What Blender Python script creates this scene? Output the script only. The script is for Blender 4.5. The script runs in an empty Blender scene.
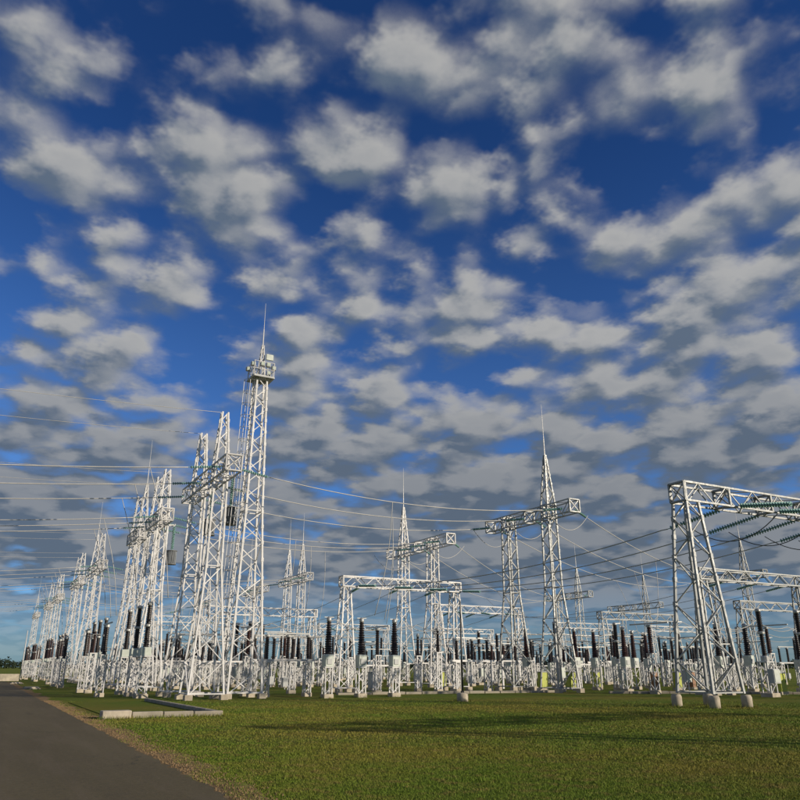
import bpy, math, random
import numpy as np
from mathutils import Vector, Matrix
R = math.radians
random.seed(7); np.random.seed(7)
scene = bpy.context.scene
C = scene.collection

# ------------------------------------------------------------------ camera
CAM_Z, PITCH, YAW, FOC = 1.65, R(19.7535), R(28.56), 743.51 / 800
cam_d = bpy.data.cameras.new('camera'); cam = bpy.data.objects.new('camera', cam_d); C.objects.link(cam)
cam_d.sensor_width = 36; cam_d.lens = 36 * FOC; cam_d.clip_start = 0.1; cam_d.clip_end = 12000
cam.location = (0, 0, CAM_Z); cam.rotation_euler = (R(90) + PITCH, 0, -YAW)
scene.camera = cam

# ------------------------------------------------------------------ sun and sky
SUN_AZ, SUN_EL = R(140), R(17)
SKY_STRENGTH = 0.1
sun_d = bpy.data.lights.new('sun', 'SUN'); sun = bpy.data.objects.new('sun', sun_d); C.objects.link(sun)
sun_d.energy = 4.6; sun_d.angle = R(0.5); sun_d.color = (1.0, 0.88, 0.71)
sdir = Vector((math.sin(SUN_AZ) * math.cos(SUN_EL), math.cos(SUN_AZ) * math.cos(SUN_EL), math.sin(SUN_EL)))
sun.rotation_euler = (-sdir).to_track_quat('-Z', 'Y').to_euler()
scene.view_settings.view_transform = 'Standard'; scene.view_settings.look = 'None'
scene.view_settings.exposure = 0.0; scene.view_settings.gamma = 1.0
scene.view_settings.use_curve_mapping = False

world = bpy.data.worlds.new('World'); scene.world = world; world.use_nodes = True
try:
    world.cycles.sampling_method = 'NONE'
    scene.cycles.max_bounces = 5; scene.cycles.diffuse_bounces = 2; scene.cycles.glossy_bounces = 2
except Exception:
    pass

class NT:
    """small helper for writing node trees"""
    def __init__(s, nt): s.nt = nt; s.n = nt.nodes; s.l = nt.links
    def put(s, sock, v):
        if v is None: return
        if isinstance(v, bpy.types.NodeSocket): s.l.new(v, sock)
        else: sock.default_value = v
    def math(s, op, a, b=None, c=None, clamp=False):
        m = s.n.new('ShaderNodeMath'); m.operation = op; m.use_clamp = clamp
        for i, v in enumerate((a, b, c)): s.put(m.inputs[i], v)
        return m.outputs[0]
    def vec(s, op, a, b=None, c=None):
        m = s.n.new('ShaderNodeVectorMath'); m.operation = op
        for i, v in enumerate((a, b, c)):
            if v is not None: s.put(m.inputs[i], v)
        return m.outputs['Value'] if op in ('LENGTH', 'DOT_PRODUCT', 'DISTANCE') else m.outputs[0]
    def xyz(s, x, y, z=0.0):
        m = s.n.new('ShaderNodeCombineXYZ')
        for i, v in enumerate((x, y, z)): s.put(m.inputs[i], v)
        return m.outputs[0]
    def smooth(s, v, a, b, lo=0.0, hi=1.0, kind='SMOOTHSTEP'):
        m = s.n.new('ShaderNodeMapRange'); m.interpolation_type = kind
        s.put(m.inputs[0], v); s.put(m.inputs[1], a); s.put(m.inputs[2], b); s.put(m.inputs[3], lo); s.put(m.inputs[4], hi)
        return m.outputs[0]
    def noise(s, vec, scale, detail=4, rough=0.55, dim='3D', dist=0.0, out='Fac'):
        m = s.n.new('ShaderNodeTexNoise'); m.noise_dimensions = dim
        s.put(m.inputs['Vector'], vec); m.inputs['Scale'].default_value = scale
        m.inputs['Detail'].default_value = detail; m.inputs['Roughness'].default_value = rough
        m.inputs['Distortion'].default_value = dist
        return m.outputs[out]
    def mix(s, f, a, b, mode='MIX'):
        m = s.n.new('ShaderNodeMix'); m.data_type = 'RGBA'; m.blend_type = mode
        s.put(m.inputs[0], f); s.put(m.inputs[6], a); s.put(m.inputs[7], b)
        return m.outputs[2]

# cloud banks by azimuth, elevation, half width, half height (degrees) and thickness
CLOUDS = [(-3.1,39.8,3.0,1.9,0.75),(-3.4,35.2,3.7,2.7,0.85),(1.6,34.2,4.0,2.9,0.80),(11.2,35.0,7.1,3.1,1.10),(4.7,32.4,4.5,2.3,0.70),(7.9,40.2,3.5,2.4,0.50),(22.5,38.0,6.6,2.1,1.10),(14.7,45.1,2.4,1.2,0.50),(22.1,45.4,4.4,2.5,0.55),(30.5,45.6,5.9,3.4,0.80),(36.8,43.1,7.6,2.7,0.90),(47.0,45.8,5.6,1.5,0.80),(56.7,43.5,3.0,1.4,0.50),(51.2,39.5,5.4,2.9,1.05),(56.9,36.3,2.2,1.5,0.55),(57.5,34.0,1.8,1.3,0.40),(60.6,30.8,4.0,2.7,1.00),(34.2,35.0,4.0,2.9,1.05),(36.8,29.6,3.4,2.1,1.00),(39.9,31.0,2.0,1.2,0.60),(30.1,30.7,2.5,1.0,0.70),(24.5,32.9,1.6,1.5,0.45),(17.7,30.1,6.8,2.2,1.00),(11.8,30.1,4.0,1.8,0.60),(24.9,27.7,2.7,2.4,0.90),(1.7,24.7,2.3,1.5,0.90),(7.2,26.1,3.9,1.6,0.90),(20.5,23.8,3.0,2.0,1.00),(50.4,29.7,6.1,2.1,1.00),(57.6,26.1,5.0,3.0,1.00),(48.2,24.6,7.2,2.4,1.00),(54.9,22.5,6.1,2.2,0.90),(34.9,25.8,6.0,2.3,1.00),(40.2,23.5,2.4,1.1,0.60),(4.5,21.4,5.2,1.7,0.85),(2.6,18.0,3.6,1.5,0.80),(10.3,19.2,3.1,1.0,0.60),(26.1,22.4,4.0,1.2,0.70),(22.0,20.0,6.3,1.8,1.00),(46.1,20.0,6.4,1.8,0.90),(54.9,18.4,5.3,2.3,0.90),(31.8,17.3,7.6,1.5,0.90),(41.0,18.4,4.8,1.7,0.80),(22.2,16.6,5.5,1.8,0.90),(36.4,13.1,9.2,2.0,1.00),(51.4,15.4,7.5,1.8,0.90),(5.1,15.4,4.7,1.0,0.70),(11.7,16.7,3.0,0.9,0.50)]

def cloud_group():
    g = bpy.data.node_groups.new('cloud_density', 'ShaderNodeTree')
    g.interface.new_socket('az', in_out='INPUT', socket_type='NodeSocketFloat')
    g.interface.new_socket('el', in_out='INPUT', socket_type='NodeSocketFloat')
    g.interface.new_socket('density', in_out='OUTPUT', socket_type='NodeSocketFloat')
    t = NT(g); gi = g.nodes.new('NodeGroupInput'); go = g.nodes.new('NodeGroupOutput')
    az, el = gi.outputs[0], gi.outputs[1]
    ce, se = t.math('COSINE', el), t.math('SINE', el)
    den = t.math('ADD', t.math('MAXIMUM', se, 0.0), 0.20)
    k = t.math('DIVIDE', ce, den)
    p = t.xyz(t.math('MULTIPLY', t.math('SINE', az), k), t.math('MULTIPLY', t.math('COSINE', az), k), 0.0)
    # warp the banks so that their outlines are ragged
    w = t.noise(p, 6.5, 3, 0.55, '2D', out='Color')
    w = t.vec('MULTIPLY', t.vec('SUBTRACT', w, (0.5, 0.5, 0.5)), (0.040, 0.032, 0.0))
    q = t.vec('ADD', t.xyz(az, el, 0.0), w)
    # the banks as curves of azimuth, one curve for every 2.2 degrees of elevation
    E0, DE, NB, A0, A1 = 9.0, 2.2, 18, -9.0, 67.0
    def field(azd, eld):
        best = 0.0
        for (ca, ce_, ra, re, wt) in CLOUDS:
            dd = ((azd - ca) / (ra * 1.32))**2 + ((eld - ce_) / (re * 1.40))**2
            f = max(0.0, 1 - dd) * wt
            best = max(best, f) + 0.25 * min(best, f)
        return min(best, 1.3)
    u = t.smooth(t.vec('DOT_PRODUCT', q, (1, 0, 0)), R(A0), R(A1), kind='LINEAR')
    elq = t.vec('DOT_PRODUCT', q, (0, 1, 0)); elv = t.xyz(elq, elq, elq)
    acc = None
    for b3 in range(0, NB, 3):
        es = [E0 + DE * (b3 + i) for i in range(3)]
        ramp = t.n.new('ShaderNodeValToRGB'); cr = ramp.color_ramp; cr.interpolation = 'EASE'
        for i in range(32):
            x = i / 31
            if i == 0: elm = cr.elements[0]; elm.position = 0
            elif i == 31: elm = cr.elements[-1]; elm.position = 1
            else: elm = cr.elements.new(x)
        for i, elm in enumerate(cr.elements):
            x = elm.position
            elm.color = tuple(field(A0 + (A1 - A0) * x, ee) for ee in es) + (1,)
        t.put(ramp.inputs[0], u)
        w3 = t.vec('ABSOLUTE', t.vec('SUBTRACT', elv, tuple(R(ee) for ee in es)))
        w3 = t.vec('MAXIMUM', t.vec('MULTIPLY_ADD', w3, (-1 / R(DE),) * 3, (1, 1, 1)), (0, 0, 0))
        f = t.vec('DOT_PRODUCT', ramp.outputs[0], w3)
        acc = f if acc is None else t.math('ADD', acc, f)
    # elsewhere in the sky the same kind of broken cloud goes on
    inside_a = t.smooth(t.math('ABSOLUTE', t.math('SUBTRACT', az, R(28.5))), R(34), R(44), 1.0, 0.0)
    inside_e = t.math('MULTIPLY', t.smooth(el, R(10), R(14)), t.smooth(el, R(46), R(52), 1.0, 0.0))
    ins = t.math('MULTIPLY', inside_a, inside_e)
    other = t.smooth(t.noise(p, 2.6, 2, 0.5, '2D'), 0.40, 0.66, 0.0, 1.0)
    low = t.smooth(el, R(9), R(24), 0.92, 0.0)
    base = t.math('ADD', t.math('MULTIPLY', acc, ins), t.math('MULTIPLY', other, t.math('SUBTRACT', 1.0, ins)))
    base = t.math('ADD', base, low)
    # rounded puffs: smooth cells on a slightly warped cloud sheet
    pw = t.vec('ADD', p, t.vec('MULTIPLY', t.vec('SUBTRACT', t.noise(p, 9.0, 4, 0.6, '2D', out='Color'), (0.5, 0.5, 0.5)), (0.10, 0.10, 0.0)))
    def cells(scale, sm):
        vo = t.n.new('ShaderNodeTexVoronoi'); vo.voronoi_dimensions = '2D'; vo.feature = 'SMOOTH_F1'
        t.put(vo.inputs['Vector'], pw); vo.inputs['Scale'].default_value = scale; vo.inputs['Smoothness'].default_value = sm
        return t.math('MULTIPLY_ADD', vo.outputs['Distance'], -1.0, 0.45)
    puff = t.math('ADD', t.math('MULTIPLY', cells(6.0, 0.55), 1.5), t.math('MULTIPLY', cells(13.0, 0.55), 0.8))
    n1 = t.noise(p, 9.0, 6, 0.56, '2D', 0.0)
    n = t.math('ADD', t.math('MULTIPLY_ADD', n1, 0.80, -0.40), puff)
    g.links.new(t.math('ADD', t.math('MULTIPLY', base, 0.95), n), go.inputs[0])
    return g

def build_world():
    nt = world.node_tree; nt.nodes.clear(); t = NT(nt)
    out = nt.nodes.new('ShaderNodeOutputWorld'); bg = nt.nodes.new('ShaderNodeBackground')
    sky = nt.nodes.new('ShaderNodeTexSky'); sky.sky_type = 'NISHITA'; sky.sun_disc = False
    sky.sun_elevation = SUN_EL; sky.sun_rotation = SUN_AZ; sky.altitude = 200; sky.air_density = 1.0; sky.dust_density = 0.6; sky.ozone_density = 2.0
    tc = nt.nodes.new('ShaderNodeTexCoord')
    d = t.vec('NORMALIZE', tc.outputs['Generated'])
    sp = nt.nodes.new('ShaderNodeSeparateXYZ'); nt.links.new(d, sp.inputs[0])
    az = t.math('ARCTAN2', sp.outputs[0], sp.outputs[1]); el = t.math('ARCSINE', sp.outputs[2])
    grp = cloud_group()
    def dens(a, e):
        m = nt.nodes.new('ShaderNodeGroup'); m.node_tree = grp
        nt.links.new(a, m.inputs[0]); nt.links.new(e, m.inputs[1]); return m.outputs[0]
    D = dens(az, el)
    D2 = dens(t.math('ADD', az, R(1.1)), t.math('ADD', el, R(1.3)))
    above = t.smooth(el, R(-0.5), R(1.5))
    alpha = t.math('MULTIPLY', t.smooth(D, -0.02, 1.10), above)
    alpha = t.math('MULTIPLY', alpha, t.smooth(el, R(1.0), R(7.0), 0.40, 0.94))
    lit = t.smooth(t.math('SUBTRACT', D, D2), -0.55, 0.70)
    thick = t.smooth(D, 0.7, 1.7, 0.0, 0.22)
    lit = t.math('SUBTRACT', lit, thick, clamp=True)
    k = 1.0 / SKY_STRENGTH
    c = lambda r, g, b: (r * k, g * k, b * k, 1)
    near_c = t.mix(lit, c(0.115, 0.155, 0.215), c(0.455, 0.452, 0.440))
    far_c = t.mix(lit, c(0.105, 0.135, 0.175), c(0.275, 0.285, 0.295))
    cc = t.mix(t.smooth(el, R(9), R(26)), far_c, near_c)
    s = t.mix(1.0, sky.outputs[0], t.mix(t.smooth(el, R(10), R(42)), (0.42, 0.72, 1.25, 1), (0.165, 0.385, 0.80, 1)), 'MULTIPLY')
    col = t.mix(alpha, s, cc)
    nt.links.new(col, bg.inputs[0]); bg.inputs[1].default_value = SKY_STRENGTH
    nt.links.new(bg.outputs[0], out.inputs[0])
build_world()

# ------------------------------------------------------------------ materials
M = {}
def new_mat(name):
    m = bpy.data.materials.new(name); m.use_nodes = True
    b = m.node_tree.nodes['Principled BSDF']; M[name] = m
    return NT(m.node_tree), b
def simple(name, col, rough=0.6, metal=0.0, var=0.15, scale=3.0, bump=0.0, spec=0.5, bscale=None):
    t, b = new_mat(name)
    tc = t.n.new('ShaderNodeTexCoord'); v = tc.outputs['Object']
    n = t.noise(v, scale, 5, 0.6)
    lo = tuple(x * (1 - var) for x in col) + (1,); hi = tuple(min(1, x * (1 + var)) for x in col) + (1,)
    t.put(b.inputs['Base Color'], t.mix(t.smooth(n, 0.3, 0.7), lo, hi))
    b.inputs['Roughness'].default_value = rough; b.inputs['Metallic'].default_value = metal
    b.inputs['Specular IOR Level'].default_value = spec
    if bump:
        bn = t.n.new('ShaderNodeBump'); bn.inputs['Strength'].default_value = bump; bn.inputs['Distance'].default_value = 0.02
        t.put(bn.inputs['Height'], t.noise(v, bscale or scale * 6, 4, 0.6)); t.put(b.inputs['Normal'], bn.outputs[0])
    return M[name]
def steel(name, col, dirt, metal):
    t, b = new_mat(name)
    v = t.n.new('ShaderNodeNewGeometry').outputs['Position']
    st = t.vec('MULTIPLY', v, (9.0, 9.0, 1.1))
    n1 = t.noise(st, 1.0, 5, 0.65); n2 = t.noise(v, 0.8, 5, 0.6); n3 = t.noise(v, 7.0, 4, 0.7)
    a = t.mix(t.smooth(n2, 0.3, 0.7), tuple(x * 0.88 for x in col) + (1,), tuple(min(1, x * 1.08) for x in col) + (1,))
    a = t.mix(t.smooth(n1, 0.5, 0.75, 0, 0.5), a, dirt + (1,))
    a = t.mix(t.smooth(n3, 0.62, 0.78, 0, 0.35), a, (dirt[0] * 0.75, dirt[1] * 0.6, dirt[2] * 0.45, 1))
    oi = t.n.new('ShaderNodeObjectInfo'); rv = t.smooth(oi.outputs['Random'], 0, 1, 0.70, 1.04, 'LINEAR')
    a = t.vec('MULTIPLY', a, t.xyz(rv, rv, rv))
    t.put(b.inputs['Base Color'], a); b.inputs['Metallic'].default_value = metal
    t.put(b.inputs['Roughness'], t.smooth(n3, 0.3, 0.7, 0.38, 0.62))
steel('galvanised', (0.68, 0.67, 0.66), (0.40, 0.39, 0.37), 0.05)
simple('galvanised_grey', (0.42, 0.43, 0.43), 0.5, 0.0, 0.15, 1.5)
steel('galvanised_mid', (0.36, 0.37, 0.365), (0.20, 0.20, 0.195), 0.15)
simple('aluminium', (0.40, 0.40, 0.385), 0.4, 0.3, 0.08)
simple('porcelain_black', (0.022, 0.016, 0.015), 0.25, 0, 0.3)
simple('porcelain_brown', (0.042, 0.016, 0.012), 0.25, 0, 0.3)
simple('glass_green', (0.20, 0.36, 0.33), 0.2, 0, 0.2, 8)
simple('tank_paint', (0.52, 0.56, 0.50), 0.45, 0, 0.1)
simple('tank_grey', (0.20, 0.22, 0.24), 0.5, 0, 0.15)
simple('cabinet_yellow', (0.40, 0.44, 0.05), 0.45, 0, 0.12)
simple('cabinet_orange', (0.26, 0.12, 0.05), 0.5, 0, 0.15)
simple('cabinet_grey', (0.45, 0.46, 0.45), 0.5, 0, 0.1)
simple('dark_steel', (0.06, 0.06, 0.06), 0.5, 0, 0.2)
simple('lamp_glass', (0.45, 0.50, 0.42), 0.2, 0, 0.1)
simple('wire_metal', (0.46, 0.45, 0.43), 0.45, 0.0, 0.1)
simple('concrete', (0.44, 0.385, 0.30), 0.9, 0, 0.22, 2.2, 0.5, 0.2, 25)
simple('concrete_slab', (0.32, 0.285, 0.225), 0.9, 0, 0.2, 1.5, 0.4, 0.2, 20)
simple('trap_grey', (0.12, 0.12, 0.115), 0.6, 0, 0.15)
simple('tree_mass', (0.022, 0.032, 0.018), 0.9, 0, 0.4, 0.05, 0, 0.1)
simple('soil', (0.22, 0.15, 0.075), 0.95, 0, 0.4, 2.5, 0.8, 0.1, 30)
simple('pebble', (0.17, 0.115, 0.06), 0.9, 0, 0.35, 5, 0, 0.2)

def ground_mat():
    t, b = new_mat('grass_ground')
    v = t.n.new('ShaderNodeNewGeometry').outputs['Position']
    n1 = t.noise(v, 0.16, 5, 0.65); n2 = t.noise(v, 2.3, 6, 0.75); n3 = t.noise(v, 22, 4, 0.7)
    a = t.mix(t.smooth(n1, 0.38, 0.68), (0.138, 0.200, 0.022, 1), (0.245, 0.215, 0.039, 1))
    a = t.mix(t.smooth(n2, 0.52, 0.72, 0, 0.55), a, (0.20, 0.13, 0.05, 1))
    a = t.mix(t.smooth(n3, 0.3, 0.75, 0.0, 0.6), a, (0.045, 0.065, 0.008, 1))
    t.put(b.inputs['Base Color'], a); b.inputs['Roughness'].default_value = 0.95; b.inputs['Specular IOR Level'].default_value = 0.1
    bn = t.n.new('ShaderNodeBump'); bn.inputs['Strength'].default_value = 1.0; bn.inputs['Distance'].default_value = 0.10
    h = t.math('ADD', t.noise(v, 9, 5, 0.75), t.math('MULTIPLY', t.noise(v, 45, 3, 0.7), 0.5))
    t.put(bn.inputs['Height'], h); t.put(b.inputs['Normal'], bn.outputs[0])
def blade_mat():
    t, b = new_mat('grass_blade')
    v = t.n.new('ShaderNodeNewGeometry').outputs['Position']
    n1 = t.noise(v, 0.16, 5, 0.65); n2 = t.noise(v, 2.3, 6, 0.75); n3 = t.noise(v, 60, 2, 0.5)
    a = t.mix(t.smooth(n1, 0.38, 0.68), (0.138, 0.205, 0.022, 1), (0.255, 0.225, 0.040, 1))
    a = t.mix(t.smooth(n2, 0.48, 0.66, 0, 0.75), a, (0.27, 0.18, 0.07, 1))
    n5 = t.noise(v, 0.55, 4, 0.7); a = t.mix(t.smooth(n5, 0.55, 0.70, 0, 0.55), a, (0.24, 0.19, 0.06, 1))
    a = t.mix(t.smooth(n3, 0.35, 0.7, 0.0, 0.35), a, (0.06, 0.085, 0.012, 1))
    t.put(b.inputs['Base Color'], a); b.inputs['Roughness'].default_value = 0.7; b.inputs['Specular IOR Level'].default_value = 0.15
def road_mat():
    t, b = new_mat('asphalt')
    v = t.n.new('ShaderNodeNewGeometry').outputs['Position']
    st = t.vec('MULTIPLY', v, (1.0, 0.12, 1.0))
    n1 = t.noise(st, 0.7, 5, 0.6); n2 = t.noise(v, 60, 3, 0.7); n3 = t.noise(v, 1.2, 5, 0.7)
    a = t.mix(t.smooth(n1, 0.3, 0.7), (0.086, 0.067, 0.028, 1), (0.120, 0.095, 0.043, 1))
    a = t.mix(t.smooth(n2, 0.3, 0.75, 0, 0.55), a, (0.165, 0.132, 0.07, 1))
    a = t.mix(t.smooth(n3, 0.55, 0.75, 0, 0.4), a, (0.055, 0.045, 0.034, 1))
    n4 = t.noise(v, 14, 3, 0.75); a = t.mix(t.smooth(n4, 0.40, 0.70, 0, 0.45), a, (0.050, 0.041, 0.026, 1))
    n5 = t.noise(v, 30, 2, 0.8); a = t.mix(t.smooth(n5, 0.60, 0.72, 0, 0.6), a, (0.24, 0.20, 0.13, 1))
    wv = t.noise(st, 2.2, 4, 0.6); a = t.mix(t.smooth(wv, 0.45, 0.75, 0, 0.5), a, (0.15, 0.115, 0.07, 1))
    vo = t.n.new('ShaderNodeTexVoronoi'); vo.feature = 'DISTANCE_TO_EDGE'; vo.inputs['Scale'].default_value = 0.33
    t.put(vo.inputs['Vector'], t.vec('ADD', v, t.vec('MULTIPLY', t.noise(v, 1.5, 5, 0.7, out='Color'), (1.4, 1.4, 0))))
    gate = t.smooth(t.noise(v, 0.35, 2, 0.5), 0.50, 0.60)
    a = t.mix(t.math('MULTIPLY', t.smooth(vo.outputs['Distance'], 0.0, 0.010, 0.75, 0.0), gate), a, (0.02, 0.017, 0.013, 1))
    t.put(b.inputs['Base Color'], a); b.inputs['Roughness'].default_value = 0.8; b.inputs['Specular IOR Level'].default_value = 0.3
    bn = t.n.new('ShaderNodeBump'); bn.inputs['Strength'].default_value = 0.7; bn.inputs['Distance'].default_value = 0.012
    t.put(bn.inputs['Height'], t.noise(v, 90, 3, 0.7)); t.put(b.inputs['Normal'], bn.outputs[0])
ground_mat(); blade_mat(); road_mat()

# ------------------------------------------------------------------ mesh helpers
def frame(d):
    d = d.normalized(); u = Vector((0, 0, 1)) if abs(d.z) < 0.95 else Vector((1, 0, 0))
    a = d.cross(u).normalized(); return a, d.cross(a).normalized()
class MB:
    def __init__(s): s.v = []; s.f = []
    def bar(s, a, b, w, w2=None):
        a, b = Vector(a), Vector(b); p, q = frame(b - a); i = len(s.v)
        for c, ww in ((a, w), (b, w2 or w)):
            for x, y in ((-1, -1), (1, -1), (1, 1), (-1, 1)): s.v.append(c + p * x * ww / 2 + q * y * ww / 2)
        s.f += [(i, i+1, i+5, i+4), (i+1, i+2, i+6, i+5), (i+2, i+3, i+7, i+6), (i+3, i, i+4, i+7), (i+3, i+2, i+1, i), (i+4, i+5, i+6, i+7)]
        return s
    def box(s, lo, hi, bev=0.0):
        (x0, y0, z0), (x1, y1, z1) = lo, hi; i = len(s.v)
        if not bev:
            s.v += [Vector(c) for c in ((x0,y0,z0),(x1,y0,z0),(x1,y1,z0),(x0,y1,z0),(x0,y0,z1),(x1,y0,z1),(x1,y1,z1),(x0,y1,z1))]
            s.f += [(i+3,i+2,i+1,i),(i+4,i+5,i+6,i+7),(i,i+1,i+5,i+4),(i+1,i+2,i+6,i+5),(i+2,i+3,i+7,i+6),(i+3,i,i+4,i+7)]
            return s
        def ring(z, o):
            return [Vector((x0+o, y0+bev, z)), Vector((x0+bev, y0+o, z)), Vector((x1-bev, y0+o, z)), Vector((x1-o, y0+bev, z)),
                    Vector((x1-o, y1-bev, z)), Vector((x1-bev, y1-o, z)), Vector((x0+bev, y1-o, z)), Vector((x0+o, y1-bev, z))]
        s.v += ring(z0, 0) + ring(z1 - bev, 0) + ring(z1, bev * 0.7)
        for r in (0, 8):
            for k in range(8): s.f.append((i+r+k, i+r+(k+1) % 8, i+r+8+(k+1) % 8, i+r+8+k))
        s.f += [tuple(i+7-k for k in range(8)), tuple(i+16+k for k in range(8))]
        return s
    def lathe(s, prof, n=10, origin=(0, 0, 0), axis=(0, 0, 1)):
        o = Vector(origin); d = Vector(axis).normalized(); p, q = frame(d); i = len(s.v)
        for r, z in prof:
            for k in range(n):
                a = 2 * math.pi * k / n
                s.v.append(o + d * z + p * math.cos(a) * r + q * math.sin(a) * r)
        for j in range(len(prof) - 1):
            for k in range(n):
                a, b = i + j*n + k, i + j*n + (k+1) % n
                s.f.append((a, b, b + n, a + n))
        s.f += [tuple(i + n-1-k for k in range(n)), tuple(i + (len(prof)-1)*n + k for k in range(n))]
        return s
    def tube(s, pts, r, n=5):
        i = len(s.v); m = len(pts)
        for j, c in enumerate(pts):
            d = Vector(pts[min(j+1, m-1)]) - Vector(pts[max(j-1, 0)]); p, q = frame(d)
            for k in range(n):
                a = 2*math.pi*k/n; s.v.append(Vector(c) + p*math.cos(a)*r + q*math.sin(a)*r)
        for j in range(m-1):
            for k in range(n):
                a, b = i+j*n+k, i+j*n+(k+1) % n; s.f.append((a, b, b+n, a+n))
        s.f += [tuple(i+n-1-k for k in range(n)), tuple(i+(m-1)*n+k for k in range(n))]
        return s
    def mesh(s, name, mat, smooth=False):
        me = bpy.data.meshes.new(name); me.from_pydata([tuple(v) for v in s.v], [], s.f)
        me.materials.append(M[mat])
        if smooth: me.polygons.foreach_set('use_smooth', [True] * len(me.polygons))
        me.update(); return me
    def build(s, name, mat, parent=None, smooth=False, kind=None):
        o = bpy.data.objects.new(name, s.mesh(name, mat, smooth)); C.objects.link(o)
        if parent: o.parent = parent
        if kind: o['kind'] = kind
        return o
def empty(name, loc, label=None, cat=None, group=None, rz=0):
    o = bpy.data.objects.new(name, None); C.objects.link(o); o.location = loc; o.rotation_euler[2] = rz
    o.empty_display_size = 0.3
    return tag(o, label, cat, group)
def tag(o, label=None, cat=None, group=None, kind=None):
    if label: o['label'] = label
    if cat: o['category'] = cat
    if group: o['group'] = group
    if kind: o['kind'] = kind
    return o
KIDS = {}
def copy_tree(o, parent=None):
    c = o.copy(); C.objects.link(c); c.parent = parent
    if o.name not in KIDS: KIDS[o.name] = list(o.children)
    for ch in KIDS[o.name]: copy_tree(ch, c)
    return c
UNIT = {}
def unit_bar(mat):
    if mat not in UNIT: UNIT[mat] = MB().box((-.5, -.5, 0), (.5, .5, 1)).mesh('brace', mat)
    return UNIT[mat]
def place_bar(name, parent, a, b, w, mat):
    a, b = Vector(a), Vector(b); d = b - a
    o = bpy.data.objects.new(name, unit_bar(mat)); C.objects.link(o); o.parent = parent
    o.matrix_local = Matrix.Translation(a) @ d.to_track_quat('Z', 'Y').to_matrix().to_4x4() @ Matrix.Diagonal((w, w, d.length, 1))
    return o
# pixel column of a point in the photograph, used to count things from left to right
def screen(p):
    x, y, z = p[0], p[1], p[2] - CAM_Z
    rx = x * math.cos(YAW) - y * math.sin(YAW); fy = x * math.sin(YAW) + y * math.cos(YAW)
    d = fy * math.cos(PITCH) + z * math.sin(PITCH); u = -fy * math.sin(PITCH) + z * math.cos(PITCH)
    if d < 1: return (-9999, 0)
    return (400 + FOC * 800 * rx / d, 400 - FOC * 800 * u / d)
ONES = 'zeroth first second third fourth fifth sixth seventh eighth ninth tenth eleventh twelfth thirteenth fourteenth fifteenth sixteenth seventeenth eighteenth nineteenth'.split()
TENS = {20: ('twentieth', 'twenty'), 30: ('thirtieth', 'thirty'), 40: ('fortieth', 'forty'), 50: ('fiftieth', 'fifty'), 60: ('sixtieth', 'sixty'), 70: ('seventieth', 'seventy'), 80: ('eightieth', 'eighty'), 90: ('ninetieth', 'ninety')}
def ordinal(n):
    if n < 20: return ONES[n]
    if n >= 100: return ('hundredth' if n == 100 else 'hundred and ' + ordinal(n - 100))
    a, b = TENS[n // 10 * 10]
    return a if n % 10 == 0 else b + '-' + ONES[n % 10]

# ------------------------------------------------------------------ setting: ground, road, verge
def sheet(name, pts, z, mat, kind='structure'):
    mb = MB(); mb.v = [Vector((x, y, z)) for x, y in pts]; mb.f = [tuple(range(len(pts)))]
    return tag(mb.build(name, mat), kind=kind)
sheet('ground', [(-3000, -600), (3500, -600), (3500, 5000), (-3000, 5000)], 0.0, 'grass_ground')
ROAD_X = 3.25
# verge: strip of bare soil beside the asphalt with an uneven edge
mb = MB(); ys = np.concatenate([np.arange(-6, 40, 0.35), np.arange(40, 106, 1.5)]); rng = random.Random(3)
for y in ys:
    w = 0.58 + 0.16 * math.sin(y * 0.9) + 0.12 * math.sin(y * 2.7 + 1) + rng.uniform(-0.10, 0.10)
    mb.v += [Vector((ROAD_X - 0.3 + y * 0.007, y, 0.004)), Vector((ROAD_X + w + y * 0.007, y, 0.004))]
for i in range(len(ys) - 1): mb.f.append((2*i, 2*i+1, 2*i+3, 2*i+2))
tag(mb.build('verge', 'soil'), kind='structure')
mb = MB(); rng = random.Random(5); ys = list(np.arange(-6, 50, 0.25)) + list(np.arange(50, 107, 2.0))
for y in ys:
    mb.v += [Vector((-2.6, y, 0.012)), Vector((ROAD_X + y * 0.007 + rng.uniform(-0.08, 0.07), y, 0.012))]
for i in range(len(ys) - 1): mb.f.append((2*i, 2*i+1, 2*i+3, 2*i+2))
tag(mb.build('road', 'asphalt'), kind='structure')

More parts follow.
